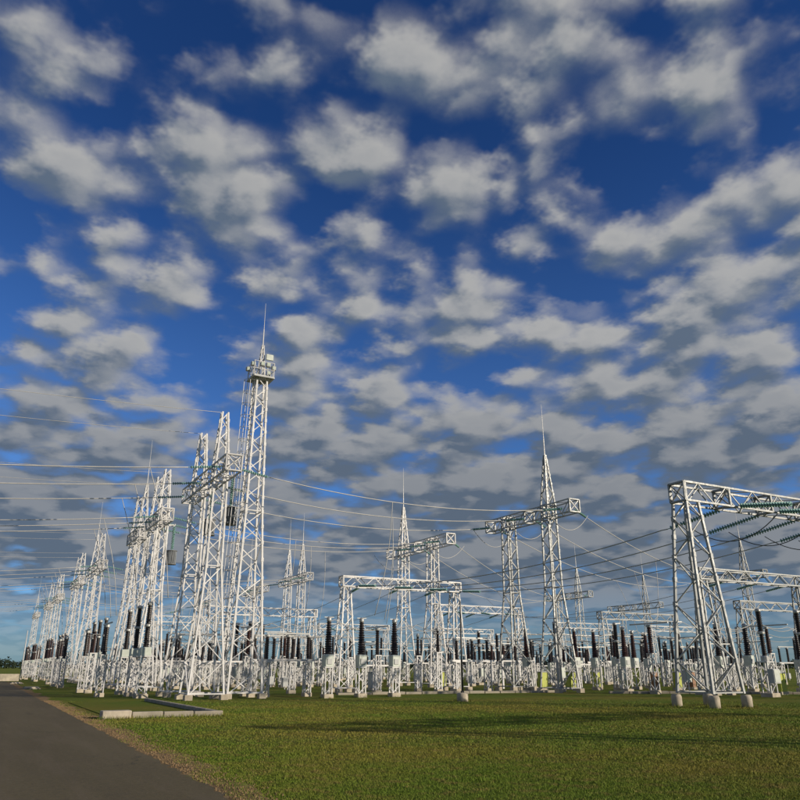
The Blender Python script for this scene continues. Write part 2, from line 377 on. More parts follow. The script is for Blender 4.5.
# ------------------------------------------------------------------ lattice builders
LAT = 'galvanised'
def corners(cx, cy, w, z): return [Vector((cx + sx*w/2, cy + sy*w/2, z)) for sx, sy in ((-1,-1),(1,-1),(1,1),(-1,1))]
def tower(root, cx, cy, prof, panels, single=True, leg=0.095, br=0.05, foot=0.0, mat=LAT, name='tower', ring=()):
    """prof: [(z, width)]; panels: number of lacing panels in each section"""
    lv = []
    for (z0, w0), (z1, w1), n in zip(prof, prof[1:], panels):
        hs = [(0.5*(w0 + (w1-w0)*i/n) + 0.2) for i in range(n)]; tot = sum(hs); acc = 0
        for h in hs:
            lv.append((z0 + (z1-z0)*acc/tot, w0 + (w1-w0)*acc/tot)); acc += h
    lv.append(prof[-1])
    m = MB()
    for k in range(4):
        for a, b in zip(prof, prof[1:]):
            m.bar(corners(cx, cy, a[1], a[0])[k], corners(cx, cy, b[1], b[0])[k], leg if a[1] > 0.4 else leg * 0.7)
    for z, w in [prof[0]] + [p for p in prof[1:-1]]:
        cs = corners(cx, cy, w, z + 0.05)
        for k in range(4): m.bar(cs[k], cs[(k+1) % 4], br * 1.15)
    if single and prof[0][1] > 0.7:
        for z, w in lv[1:-1]:
            for c in corners(cx, cy, w, z): m.bar(c - Vector((0, 0, 0.11)), c + Vector((0, 0, 0.11)), leg * 1.35)
    T = m.build(name, mat, root)
    j = MB()
    for i in range(len(lv) - 1):
        lo = corners(cx, cy, lv[i][1], lv[i][0]); hi = corners(cx, cy, lv[i+1][1], lv[i+1][0])
        for k in range(4):
            a, b = (k, (k+1) % 4) if (i + (k % 2)) % 2 == 0 else ((k+1) % 4, k)
            n = (lo[a] - Vector((cx, cy, lo[a].z))).normalized() * 0.0
            if single: place_bar('brace', T, lo[a] + n, hi[b] + n, br, mat)
            else: j.bar(lo[a], hi[b], br)
    if not single: j.build('bracing', mat, T, kind='stuff')
    if foot:
        for c in corners(cx, cy, prof[0][1], 0):
            MB().box((c.x - foot/2, c.y - foot/2, -0.1), (c.x + foot/2, c.y + foot/2, prof[0][0] + 0.02), 0.03).build('footing', 'concrete', root)
    return T
def beam(root, p0, p1, w, h, n, single=True, ch=0.08, br=0.045, mat=LAT, diaphragms=()):
    """box lattice beam from p0 to p1 (bottom centre line), n panels"""
    p0, p1 = Vector(p0), Vector(p1); d = (p1 - p0).normalized(); s = Vector((-d.y, d.x, 0)); up = Vector((0, 0, 1))
    def ring(t):
        c = p0 + (p1 - p0) * t
        return [c - s*w/2, c + s*w/2, c + s*w/2 + up*h, c - s*w/2 + up*h]
    m = MB(); a, b = ring(0), ring(1)
    for k in range(4): m.bar(a[k], b[k], ch)
    for t in (0.0, 1.0):
        r = ring(t)
        for k in range(4): m.bar(r[k], r[(k+1) % 4], ch * 0.9)
    B = m.build('beam', mat, root); j = MB()
    for i in range(n):
        lo, hi = ring(i / n), ring((i+1) / n)
        for k in range(4):
            x, y = (k, (k+1) % 4) if (i + k % 2) % 2 == 0 else ((k+1) % 4, k)
            if single: place_bar('brace', B, lo[x], hi[y], br, mat)
            else: j.bar(lo[x], hi[y], br)
    if not single: j.build('bracing', mat, B, kind='stuff')
    for t in diaphragms:
        r = ring(t); q = MB()
        for k in range(4): q.bar(r[k], r[(k+1) % 4], ch * 1.2)
        q.bar(r[0], r[2], br * 1.3).bar(r[1], r[3], br * 1.3)
        q.build('diaphragm', mat, B)
    return B
def string_mesh(n=13, r=0.095, pitch=0.13):
    pr = [(0.02, 0.0), (0.02, 0.12)]
    z = 0.12
    for i in range(n):
        pr += [(0.035, z), (r, z + 0.045), (r * 0.92, z + 0.075), (0.035, z + 0.085)]; z += pitch
    pr += [(0.02, z), (0.02, z + 0.12)]
    return MB().lathe(pr, 9).mesh('insulator_string', 'glass_green'), z + 0.12
STRING, STRING_L = string_mesh()
STRING_BIG, STRING_BIG_L = string_mesh(19, 0.13, 0.145)
def put_string(parent, a, d, mesh=None):
    o = bpy.data.objects.new('insulator_string', mesh or STRING); C.objects.link(o); o.parent = parent
    o.matrix_local = Matrix.Translation(Vector(a)) @ Vector(d).to_track_quat('Z', 'Y').to_matrix().to_4x4()
    return o
def sag_pts(a, b, sag, n=22):
    a, b = Vector(a), Vector(b)
    return [a.lerp(b, i/n) - Vector((0, 0, 4 * sag * (i/n) * (1 - i/n))) for i in range(n + 1)]
def conductor(name, a, b, sag, label, cat='conductor', group=None, strings=(True, True), droppers=(), r=0.03, big=False, mat='wire_metal'):
    a, b = Vector(a), Vector(b)
    root = empty(name, (a.x, a.y, a.z), label, cat, group); LA = STRING_BIG_L if big else STRING_L; LB = STRING_L
    P = sag_pts(Vector((0, 0, 0)), b - a, sag, 40)
    d0 = (P[1] - P[0]).normalized(); d1 = (P[-2] - P[-1]).normalized(); i0, i1 = P[0], P[-1]
    if strings[0]: put_string(root, P[0], d0, STRING_BIG if big else STRING); i0 = P[0] + d0 * LA
    if strings[1]: put_string(root, P[-1], d1, STRING); i1 = P[-1] + d1 * LB
    tot = (b - a).length
    inner = [p for p in P if (p - P[0]).length > (LA + 0.2 if strings[0] else -1) and (p - P[-1]).length > (LB + 0.2 if strings[1] else -1)]
    wpts = ([i0] if strings[0] else []) + inner + ([i1] if strings[1] else [])
    w = MB().tube(wpts, r).build('wire', mat, root, True)
    for t, end in droppers:
        s = (P[0].lerp(P[-1], t)) - Vector((0, 0, 4 * sag * t * (1 - t)))
        e = Vector(end) - a
        pts = [s.lerp(e, i/8) + Vector((0.25 * math.sin(math.pi * i / 8), 0, 0)) for i in range(9)]
        MB().tube(pts, r * 0.75).build('dropper', mat, root, True)
    return root
OBST = []

# ------------------------------------------------------------------ tall lattice things
ZB = 12.05      # underside of the line portal beams
def line_portal(name, X, y0, label, peaks, length=10.4, single=True, zb=ZB, wbase=1.9, group=None, mat=LAT):
    """T portal parallel to the road; peaks: for each of the two towers 0 none, 1 short lattice peak, 2 spire and rod"""
    root = empty(name, (X, y0 + length/2, 0), label, 'portal', group)
    yo = -length / 2
    for ty, pk in zip((2.9 * length/10.4, 7.9 * length/10.4), peaks):
        cy = yo + ty
        prof = [(0.25, wbase), (7.0, 0.86), (zb + 0.95, 0.74)]; pan = [5, 7]
        if pk == 1: prof.append((16.3, 0.34)); pan.append(5)
        if pk == 2: prof.append((16.9, 0.10)); pan.append(6)
        tower(root, 0, cy, prof, pan, single, foot=0.42, mat=mat)
        if pk == 2:
            MB().bar((0, cy, 16.8), (0, cy, 18.4), 0.07, 0.05).bar((0, cy, 18.4), (0, cy, 21.0), 0.035, 0.012).build('lightning_rod', LAT, root)
        OBST.append((X, y0 + ty, 1.9))
    beam(root, (0, yo, zb), (0, yo + length, zb), 0.9, 0.9, 12, single, mat=mat, diaphragms=(0.005, 0.28, 0.5, 0.76, 0.995))
    return root
def mast(name, x, y, zt, label, wbase=1.95, single=True, zkink=10.5, rod=3.2, floods=True, **kw):
    root = empty(name, (x, y, 0), label, 'mast')
    tower(root, 0, 0, [(0.25, wbase), (zkink, wbase*0.52), (zt, wbase*0.33)], [9, 11], single, leg=0.105, br=0.052, foot=0.42)
    # ladder with hoops on the side towards the road
    l = MB(); xl = lambda z: -0.5 * (wbase*(1 - 0.48*z/zkink) if z < zkink else wbase*(0.52 - 0.19*(z - zkink)/(zt - zkink))) - 0.12
    zs = np.arange(1.2, zt + 0.9, 0.33)
    for s in (-0.2, 0.2):
        for a, b in zip(zs, zs[1:]): l.bar((xl(a), s, a), (xl(b), s, b), 0.045)
    for z in zs: l.bar((xl(z), -0.2, z), (xl(z), 0.2, z), 0.028)
    lad = l.build('ladder', LAT, root)
    h = MB()
    for z in np.arange(3.0, zt, 0.8):
        pts = [(xl(z) - 0.62 * math.sin(math.pi*i/6), -0.35 * math.cos(math.pi*i/6), z) for i in range(7)]
        h.tube(pts, 0.02, 4)
    for i in (1, 3, 5):
        zz = np.arange(3.0, zt, 0.8)
        for a, b in zip(zz, zz[1:]):
            h.bar((xl(a) - 0.62*math.sin(math.pi*i/6), -0.35*math.cos(math.pi*i/6), a), (xl(b) - 0.62*math.sin(math.pi*i/6), -0.35*math.cos(math.pi*i/6), b), 0.03)
    h.build('safety_cage', LAT, lad, kind='stuff')
    # platform, railing, floodlights
    p = MB(); pw = 0.66
    for k in range(9): p.box((-pw, -pw + k*2*pw/9, zt + 0.02), (pw, -pw + (k+0.8)*2*pw/9, zt + 0.08))
    for s in (-1, 1): p.bar((-pw, s*pw, zt), (pw, s*pw, zt), 0.12).bar((s*pw, -pw, zt + 0.003), (s*pw, pw, zt + 0.003), 0.115)
    pf = p.build('platform', 'galvanised_grey', root)
    r = MB(); cs = [Vector((sx*pw, sy*pw, zt)) for sx, sy in ((-1,-1),(1,-1),(1,1),(-1,1))]
    for k in range(4):
        a, b = cs[k], cs[(k+1) % 4]
        for z in (0.5, 1.0): r.bar(a + Vector((0,0,z)), b + Vector((0,0,z)), 0.03)
        for t in (0, 0.5): r.bar(a.lerp(b, t), a.lerp(b, t) + Vector((0,0,1.02)), 0.035)
    r.build('railing', LAT, pf)
    if floods:
        for (fx, fy) in ((-pw, -pw + 0.2), (-pw + 0.5, -pw), (0.2, -pw), (pw, -0.3), (pw, 0.6), (-pw, 0.5)):
            f = MB().bar((fx*1.04, fy*1.04, zt + 0.1), (fx*1.04, fy*1.04, zt + 0.75), 0.05)
            f.box((fx*1.08 - 0.14, fy*1.08 - 0.12, zt + 0.66), (fx*1.08 + 0.14, fy*1.08 + 0.12, zt + 0.92), 0.03)
            fl = f.build('floodlight', 'galvanised_grey', root)
            MB().box((fx*1.08 - 0.11, fy*1.08 - 0.14, zt + 0.69), (fx*1.08 + 0.11, fy*1.08 - 0.122, zt + 0.89)).build('lens', 'lamp_glass', fl)
        MB().box((0.18, -0.3, zt + 1.35), (0.68, -0.18, zt + 1.75), 0.03).build('panel_antenna', 'tank_paint', root)
    tower(root, 0, 0, [(zt + 0.1, 0.42), (zt + 2.4, 0.10)], [5], single, leg=0.06, br=0.035, name='spire')
    MB().bar((0, 0, zt + 2.3), (0, 0, zt + 2.3 + rod*0.4), 0.06, 0.045).bar((0, 0, zt + 2.3 + rod*0.4), (0, 0, zt + 2.3 + rod), 0.03, 0.01).build('lightning_rod', LAT, root)
    OBST.append((x, y, 1.8))
    return root

line_portal('line_portal', 11.2, 40.1, 'bright lattice line portal beside the tall floodlight mast, with two hanging drums', (1, 1))
line_portal('line_portal', 11.2, 57.2, 'white lattice line portal just left of the one with two hanging drums', (1, 1), length=6.0)
line_portal('line_portal', 11.2, 65.8, 'white lattice line portal with a lightning rod, close behind the second portal', (2, 1), length=6.0)
line_portal('line_portal', 11.2, 90.0, 'distant white line portal near the road, third along the left row', (1, 2), single=False)
line_portal('line_portal', 11.2, 108.0, 'distant white line portal near the road, fourth along the left row', (1, 1), single=False)
line_portal('line_portal', 11.2, 136.0, 'far white line portal near the road, fifth along the left row', (1, 1), single=False)
line_portal('line_portal', 11.2, 154.0, 'far white line portal near the road, sixth along the left row', (1, 0), single=False)
line_portal('line_portal', 11.2, 186.0, 'farthest white line portal by the road at the left horizon', (0, 2), single=False)
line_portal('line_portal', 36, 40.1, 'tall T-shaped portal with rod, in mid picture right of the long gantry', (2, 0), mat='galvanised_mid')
line_portal('line_portal', 36, 56.6, 'T-shaped portal with lightning rod rising behind the white busbar gantry', (0, 2), length=11.6)
line_portal('line_portal', 36, 90.0, 'small T-shaped portal with two spires left of the busbar gantry', (2, 2), single=False)
line_portal('line_portal', 36, 107.0, 'small distant T-shaped portal just right of the tall floodlight mast', (0, 2), single=False)
line_portal('line_portal', 36, 136.0, 'far T-shaped portal seen low between the white left towers', (2, 0), single=False)
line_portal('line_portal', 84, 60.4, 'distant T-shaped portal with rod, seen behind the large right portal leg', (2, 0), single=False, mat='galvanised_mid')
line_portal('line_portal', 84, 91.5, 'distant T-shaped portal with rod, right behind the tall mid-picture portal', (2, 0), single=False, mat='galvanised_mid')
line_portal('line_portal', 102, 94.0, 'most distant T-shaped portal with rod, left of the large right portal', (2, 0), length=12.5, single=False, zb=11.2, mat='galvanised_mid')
mast('floodlight_mast', 13.55, 43.8, 19.2, 'tallest white lattice mast with railed platform, floodlights and long rod')

def gantry(name, x0, x1, y, zt, label, n=12, single=True, wb=1.3, top=0.5, strings=3, sdir=(0, 1), depth=0.7, wtop=None, mat=LAT, big=False):
    root = empty(name, ((x0+x1)/2, y, 0), label, 'gantry'); hw = (x1 - x0) / 2
    for s in (-1, 1):
        tower(root, s * (hw - wb*0.3), 0, [(0.25, wb), (zt, top)], [max(5, int(zt * 1.15))], single, leg=0.085, br=0.045, foot=0.42, mat=mat)
        OBST.append(((x0+x1)/2 + s * hw, y, 1.6))
    beam(root, (-hw, 0, zt), (hw, 0, zt), depth, depth, n, single, mat=mat, diaphragms=(0.003, 0.997))
    return root
gantry('busbar_gantry', 22.4, 32.4, 50.0, 7.1, 'long white busbar gantry in mid picture, between mast and T portals')
gantry('busbar_gantry', 42.4, 53.6, 70.0, 7.2, 'white gantry beam running behind the tall mid-picture T portal', single=False)
gantry('busbar_gantry', 42, 53, 101, 6.7, 'small distant white gantry seen under the long busbar gantry', single=False)
gantry('busbar_gantry', 62, 73, 103, 6.6, 'tiny far gantry seen under the beam behind the T portal', single=False)
gantry('busbar_gantry', 72, 83, 86, 6.9, 'pale far gantry to the right of the tall T portal leg', single=False)
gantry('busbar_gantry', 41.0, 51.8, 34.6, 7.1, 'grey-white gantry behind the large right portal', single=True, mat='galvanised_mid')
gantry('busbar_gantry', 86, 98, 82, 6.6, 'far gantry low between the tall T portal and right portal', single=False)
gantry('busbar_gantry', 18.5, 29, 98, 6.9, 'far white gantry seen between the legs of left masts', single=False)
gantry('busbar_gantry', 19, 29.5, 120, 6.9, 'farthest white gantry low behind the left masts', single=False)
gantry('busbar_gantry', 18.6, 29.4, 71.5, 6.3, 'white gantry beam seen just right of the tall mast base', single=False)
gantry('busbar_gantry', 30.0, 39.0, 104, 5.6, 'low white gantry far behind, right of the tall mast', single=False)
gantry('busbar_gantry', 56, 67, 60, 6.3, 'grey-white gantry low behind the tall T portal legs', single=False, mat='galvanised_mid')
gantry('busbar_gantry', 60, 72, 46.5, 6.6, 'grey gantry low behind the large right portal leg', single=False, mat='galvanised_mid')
# the large portal at the right edge
RPX0, RPX1, RPY = 29.1, 44.0, 24.6
def large_portal(y, label):
    rp = empty('large_portal', (RPX0, y, 0), label, 'portal')
    for cx in (0, RPX1 - RPX0):
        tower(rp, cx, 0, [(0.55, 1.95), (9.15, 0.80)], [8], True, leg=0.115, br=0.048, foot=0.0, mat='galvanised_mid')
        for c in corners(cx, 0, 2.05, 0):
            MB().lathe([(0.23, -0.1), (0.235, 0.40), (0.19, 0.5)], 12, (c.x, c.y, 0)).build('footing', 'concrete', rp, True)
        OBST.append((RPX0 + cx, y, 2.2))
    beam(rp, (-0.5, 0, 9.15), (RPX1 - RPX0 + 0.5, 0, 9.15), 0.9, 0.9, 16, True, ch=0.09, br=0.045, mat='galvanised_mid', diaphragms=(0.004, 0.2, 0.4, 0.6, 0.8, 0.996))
large_portal(RPY, 'large grey lattice portal on stub footings nearest the camera at right')
large_portal(-2.5, 'lattice portal just outside the right edge, shading the grass')

# line traps hanging from the left portals
def line_trap(x, y, ztop, label):
    root = empty('line_trap', (x, y, ztop), label, 'line trap', 'line traps hung from the left portals')
    b = MB().lathe([(0.33, -2.95), (0.33, -2.0)], 20)
    body = b.build('drum', 'trap_grey', root, True)
    rb = MB()
    for k in range(20):
        a = 2*math.pi*k/20; rb.bar((0.35*math.cos(a), 0.35*math.sin(a), -2.96), (0.35*math.cos(a), 0.35*math.sin(a), -1.98), 0.045)
    rb.build('rib', 'tank_grey', body, kind='stuff')
    for z in (-3.0, -1.98): MB().lathe([(0.41, z), (0.41, z + 0.05)], 20).build('end_ring', 'trap_grey', root)
    MB().bar((-1.05, -0.2, 0.02), (0.05, -0.2, 0.02), 0.07).bar((-1.05, 0.2, 0.02), (0.05, 0.2, 0.02), 0.07).bar((0, -0.28, 0.07), (0, 0.28, 0.07), 0.06).build('bracket', LAT, root)
    for s in (-0.2, 0.2): put_string(root, (0, s, 0.0), (0, 0, -1))
    return root
line_trap(12.65, 45.2, ZB + 0.85, 'ribbed grey drum hung from the nearer tower of the brightest portal')
line_trap(12.55, 49.8, ZB + 0.85, 'ribbed grey drum hung from the farther tower of the brightest portal')
line_trap(12.3, 59.6, ZB + 0.02, 'ribbed grey drum hung from the second left portal')

# ------------------------------------------------------------------ conductors
PH = ('nearest', 'middle', 'farthest')
BAYS = [(40.1, 10.4, 'brightest left portal'), (57.2, 6.0, 'second left portal'), (90.0, 10.4, 'third left portal'), (108.0, 9.4, 'fourth left portal'), (136.0, 10.4, 'fifth left portal'), (154.0, 10.4, 'sixth left portal')]
for bi, (y0, ln, nm) in enumerate(BAYS):
    for pi, f in enumerate((0.07, 0.5, 0.93)):
        y = y0 + ln * f
        dr = []
        if bi < 4: dr = [(0.42 + 0.1 * pi, (11.2 + 24.8 * (0.40 + 0.1 * pi), y + (0.2 if pi else 1.2), 4.6))]
        conductor('line_conductor', (11.65, y, ZB + 0.3), (35.55, y, ZB + 0.3), 0.95, '%s wire spanning from the %s to the T portal' % (PH[pi], nm), droppers=dr, group='wires between the two portal rows')
        if bi < 6:
            conductor('line_conductor', (10.75, y, ZB + 0.3), (-55, y, 13.5), 2.6, '%s wire leaving the %s across the road' % (PH[pi], nm), droppers=([(0.06, (8.6, y + 0.6, 5.1))] if bi < 4 else []), group='wires leaving over the road', strings=(True, False))
    if bi < 4:
        for k, ty in enumerate((2.9, 7.9)):
            conductor('earth_wire', (11.0, y0 + ty, 16.3), (-60, y0 + ty, 18.0), 1.6, 'thin earth wire from the %s peak of the %s' % (('nearer', 'farther')[k], nm), 'earth wire', 'earth wires over the road', strings=(False, False), r=0.014)
for (y0, ln, y1, l1, nm) in ((40.1, 10.4, 60.4, 10.4, 'tall T portal'), (56.6, 11.6, 91.5, 10.4, 'T portal behind the gantry')):
    for pi, f in enumerate((0.05, 0.5, 0.95)):
        conductor('line_conductor', (36.45, y0 + ln*f, ZB + 0.3), (83.6, y1 + l1*f, ZB + 0.3), 2.2, '%s wire running from the %s off to the right' % (PH[pi], nm), group='wires running right from the T portals', droppers=[(0.30 + 0.08*pi, (36.45 + 47*(0.27 + 0.08*pi), y0 + ln*f + 5.5, 4.5))])
# loops at the beam ends of the T portals
for y0, ln, nm in ((40.1, 10.4, 'tall T portal'), (56.6, 11.6, 'T portal behind the gantry')):
    for pi, f in enumerate((0.06, 0.5, 0.94)):
        y = y0 + ln*f
        tag(MB().tube(sag_pts((33.8, y, ZB + 0.15), (38.2, y + 0.5, ZB + 0.1), 1.3, 14), 0.022).build('jumper_loop', 'wire_metal', None, True), '%s slack wire loop under the %s beam' % (PH[pi], nm), 'wire loop', 'jumper loops')
# strain strings and dark conductors from the large right portal
RS = ('leftmost', 'second', 'third', 'fourth')
for pi, dx in enumerate((3.2, 6.2, 9.2, 12.2)):
    x = RPX0 + dx
    conductor('bus_conductor', (x, RPY + 0.5, 9.2), (23.2 + 2.5 * pi + (x - 30) * 0.15, 49.6, 7.15), 1.0, '%s dark wire strung from the large right portal to the gantry' % RS[pi], group='wires from the large portal', big=True)
    tag(MB().tube(sag_pts((x, RPY + 2.6, 8.6), (x + 0.2, RPY - 2.4, 8.5), 1.0, 14), 0.024).build('jumper_loop', 'dark_steel', None, True), '%s slack wire loop under the large right portal' % RS[pi], 'wire loop', 'loops under the large portal')
    conductor('bus_conductor', (x, RPY - 0.5, 9.2), (x, -2.0, 9.2), 1.0, '%s wire leaving the large right portal towards the viewer' % RS[pi], group='wires leaving the large portal', strings=(True, True), big=True)
for pi in range(3):
    x = 24.2 + 3.2 * pi
    conductor('bus_conductor', (x, 50.4, 7.2), (x + 1.5, 97.6, 7.0), 1.5, '%s wire strung back from the long busbar gantry' % PH[pi], group='wires behind the busbar gantry', r=0.02)
    x = 44.5 + 3.2 * pi
    conductor('bus_conductor', (x, 35.0, 7.2), (x + 0.2, 69.6, 7.2), 1.3, '%s wire strung back from the gantry behind the right portal' % PH[pi], group='wires behind the right gantry', r=0.02)
    conductor('bus_conductor', (x, 70.4, 7.2), (x - 1.0, 100.6, 6.8), 1.3, '%s wire strung back from the gantry behind the T portal' % PH[pi], group='wires behind the middle gantry', r=0.02)

# ------------------------------------------------------------------ switchgear prototypes
def shed_profile(z0, z1, r0, r1, n):
    p = []
    for i in range(n):
        t = i / n; z = z0 + (z1 - z0) * t; dz = (z1 - z0) / n; r = r0 + (r1 - r0) * t
        p += [(r * 0.72, z), (r, z + dz * 0.35), (r * 0.97, z + dz * 0.5), (r * 0.72, z + dz * 0.75)]
    return p + [(r1 * 0.72, z1)]
def pedestal(root, x, y, w, h, foot=True, mat=LAT):
    m = MB(); n = max(3, int(h / (w * 1.1)))
    for c in corners(x, y, w, 0): m.bar((c.x, c.y, 0.18), (c.x, c.y, h), 0.06)
    for i in range(n):
        lo = corners(x, y, w, 0.2 + (h - 0.25) * i / n); hi = corners(x, y, w, 0.2 + (h - 0.25) * (i+1) / n)
        for k in range(4):
            a, b = (k, (k+1) % 4) if (i + k % 2) % 2 == 0 else ((k+1) % 4, k)
            m.bar(lo[a], hi[b], 0.035)
    m.box((x - w*0.62, y - w*0.62, h), (x + w*0.62, y + w*0.62, h + 0.06))
    P = m.build('pedestal', mat, root)
    if foot: MB().box((x - w*0.7, y - w*0.7, -0.1), (x + w*0.7, y + w*0.7, 0.22), 0.03).build('footing', 'concrete', root)
    return P
def proto_ct(por):
    r = empty('current_transformer', (0, 0, 0)); pedestal(r, 0, 0, 0.42, 1.6)
    t = MB().box((-0.27, -0.27, 1.67), (0.27, 0.27, 2.33), 0.05).build('tank', 'tank_paint', r)
    MB().box((-0.14, -0.31, 1.8), (0.14, -0.272, 2.1)).build('terminal_box', 'cabinet_grey', t)
    MB().lathe(shed_profile(2.33, 4.15, 0.25, 0.14, 14), 12).build('insulator', por, r)
    h = MB().lathe([(0.13, 4.15), (0.14, 4.2), (0.14, 4.36), (0.06, 4.42)], 12).build('cap', 'aluminium', r, True)
    MB().bar((-0.3, 0, 4.38), (0.3, 0, 4.38), 0.045).build('terminal', 'aluminium', h)
    return r
def proto_vt(por):
    r = empty('voltage_transformer', (0, 0, 0)); pedestal(r, 0, 0, 0.5, 2.2)
    MB().box((-0.3, -0.3, 2.27), (0.3, 0.3, 2.72), 0.05).build('base_tank', 'tank_paint', r)
    MB().lathe(shed_profile(2.72, 3.85, 0.17, 0.16, 10), 12).build('insulator', por, r)
    MB().lathe([(0.17, 3.85), (0.19, 3.88), (0.19, 3.96), (0.17, 4.0)], 12).build('flange', 'aluminium', r)
    MB().lathe(shed_profile(4.0, 5.05, 0.16, 0.145, 9), 12).build('insulator', por, r)
    MB().lathe([(0.15, 5.05), (0.17, 5.08), (0.17, 5.2), (0.05, 5.27)], 12).build('cap', 'aluminium', r, True)
    return r
def proto_post(por):
    r = empty('post_insulator', (0, 0, 0)); pedestal(r, 0, 0, 0.36, 2.3)
    MB().lathe(shed_profile(2.36, 3.9, 0.15, 0.13, 13), 10).build('insulator', por, r)
    MB().lathe([(0.13, 3.9), (0.15, 3.92), (0.15, 4.05)], 10).build('cap', 'aluminium', r)
    MB().bar((0, -1.6, 4.12), (0, 1.6, 4.12), 0.08).build('busbar_tube', 'aluminium', r)
    return r
def proto_breaker(por):
    r = empty('circuit_breaker', (0, 0, 0)); pedestal(r, 0, 0, 0.55, 1.9)
    b = MB().box((-0.3, -0.62, 0.75), (0.3, -0.3, 1.55), 0.03).build('mechanism_box', 'cabinet_grey', r)
    MB().box((-0.24, -0.64, 0.82), (0.24, -0.623, 1.48)).build('door', 'tank_paint', b)
    MB().lathe([(0.24, 1.97), (0.24, 2.2), (0.2, 2.28)], 12).build('gear_housing', 'aluminium', r)
    MB().lathe(shed_profile(2.28, 3.5, 0.15, 0.145, 11), 12).build('support_insulator', por, r)
    MB().lathe([(0.2, 3.5), (0.22, 3.53), (0.22, 3.63), (0.2, 3.66)], 12).build('flange', 'aluminium', r)
    MB().lathe(shed_profile(3.66, 4.8, 0.175, 0.175, 10), 12).build('interrupter', por, r)
    c = MB().lathe([(0.16, 4.8), (0.17, 4.83), (0.17, 4.95), (0.08, 5.0)], 12).build('cap', 'aluminium', r, True)
    MB().bar((0, 0, 4.9), (0.6, 0, 4.95), 0.07).build('terminal', 'aluminium', c)
    return r
def proto_arrester(por):
    r = empty('surge_arrester', (0, 0, 0)); pedestal(r, 0, 0, 0.34, 2.5)
    MB().lathe(shed_profile(2.56, 3.95, 0.12, 0.11, 15), 10).build('insulator', por, r)
    c = MB().lathe([(0.12, 3.95), (0.13, 4.05), (0.05, 4.2)], 10).build('cap', 'aluminium', r)
    MB().tube([(0.33*math.cos(a*math.pi/6), 0.33*math.sin(a*math.pi/6), 3.75) for a in range(13)], 0.025).build('grading_ring', 'aluminium', c)
    return r
def proto_disc(por):
    r = empty('disconnector', (0, 0, 0))
    for x in (-1.3, 1.3): pedestal(r, x, 0, 0.36, 1.9)
    m = MB()
    for y in (-0.16, 0.16): m.bar((-1.75, y, 2.03), (1.75, y, 2.03), 0.12)
    m.bar((-1.75, -0.2, 2.035), (-1.75, 0.2, 2.035), 0.1).bar((1.75, -0.2, 2.035), (1.75, 0.2, 2.035), 0.1)
    m.build('base_frame', LAT, r)
    for x in (-1.3, 0, 1.3):
        MB().lathe(shed_profile(2.12, 3.35, 0.13, 0.12, 11), 10, (x, 0, 0)).build('insulator', por, r)
        MB().lathe([(0.13, 3.35), (0.15, 3.37), (0.15, 3.47)], 10, (x, 0, 0)).build('cap', 'aluminium', r)
    MB().bar((-1.35, 0, 3.56), (1.35, 0, 3.56), 0.08).build('contact_arm', 'aluminium', r)
    MB().bar((0.0, 0.22, 0.4), (0.0, 0.22, 2.0), 0.05).build('drive_rod', LAT, r)
    MB().box((-0.16, 0.12, 0.55), (0.16, 0.36, 1.05), 0.02).build('drive_box', 'cabinet_grey', r)
    return r
def proto_cabinet(col):
    r = empty('control_cabinet', (0, 0, 0))
    b = MB().box((-0.38, -0.28, 0.22), (0.38, 0.28, 1.55), 0.03).build('body', col, r)
    MB().box((-0.33, -0.302, 0.30), (0.33, -0.283, 1.45)).build('door', col, b)
    MB().box((-0.44, -0.34, 1.553), (0.44, 0.34, 1.61)).build('roof', 'cabinet_grey', r)
    MB().bar((0.24, -0.32, 0.85), (0.24, -0.32, 1.02), 0.03).build('handle', 'dark_steel', r)
    MB().box((-0.42, -0.32, -0.05), (0.42, 0.32, 0.215)).build('plinth', 'concrete', r)
    return r
PROTO = {}
BUILD = {'ct': proto_ct, 'vt': proto_vt, 'post': proto_post, 'breaker': proto_breaker, 'arrester': proto_arrester, 'disc': proto_disc, 'cab': proto_cabinet}
DESC = {'ct': ('current transformer', 'cone-shaped %s current transformer on pale tank'),
        'vt': ('voltage transformer', 'two-tier %s voltage transformer on tall stand'),
        'post': ('post insulator', 'slim %s post insulator under busbar tube'),
        'breaker': ('circuit breaker', '%s two-tier breaker pole with box'),
        'arrester': ('surge arrester', 'thin %s surge arrester with grading ring'),
        'disc': ('disconnector', '%s three-column disconnector on two stands'),
        'cab': ('cabinet', '%s control cabinet with flat roof')}
WORD = {'porcelain_black': 'black', 'porcelain_brown': 'brown', 'cabinet_yellow': 'yellow-green', 'cabinet_orange': 'orange-brown', 'cabinet_grey': 'pale grey'}
PLACED = {}
def put(kind, x, y, mat, rz=0.0, s=1.0, force=False):
    sx, sy = screen((x, y, 2.0))
    if sx < -15 or sx > 815: return None
    if not force:
        for ox, oy, r in OBST:
            if (ox - x)**2 + (oy - y)**2 < (r if kind != 'disc' else r + 1.2)**2: return None
    key = (kind, mat)
    if key not in PROTO:
        PROTO[key] = BUILD[kind](mat); o = PROTO[key]
    else:
        o = copy_tree(PROTO[key])
    o.location = (x, y, 0); o.rotation_euler[2] = rz + random.uniform(-0.02, 0.02); o.scale = (s, s, s)
    PLACED.setdefault(key, []).append((sx, o))
    if force: OBST.append((x, y, 1.3))
    return o
BL, BR = 'porcelain_black', 'porcelain_brown'
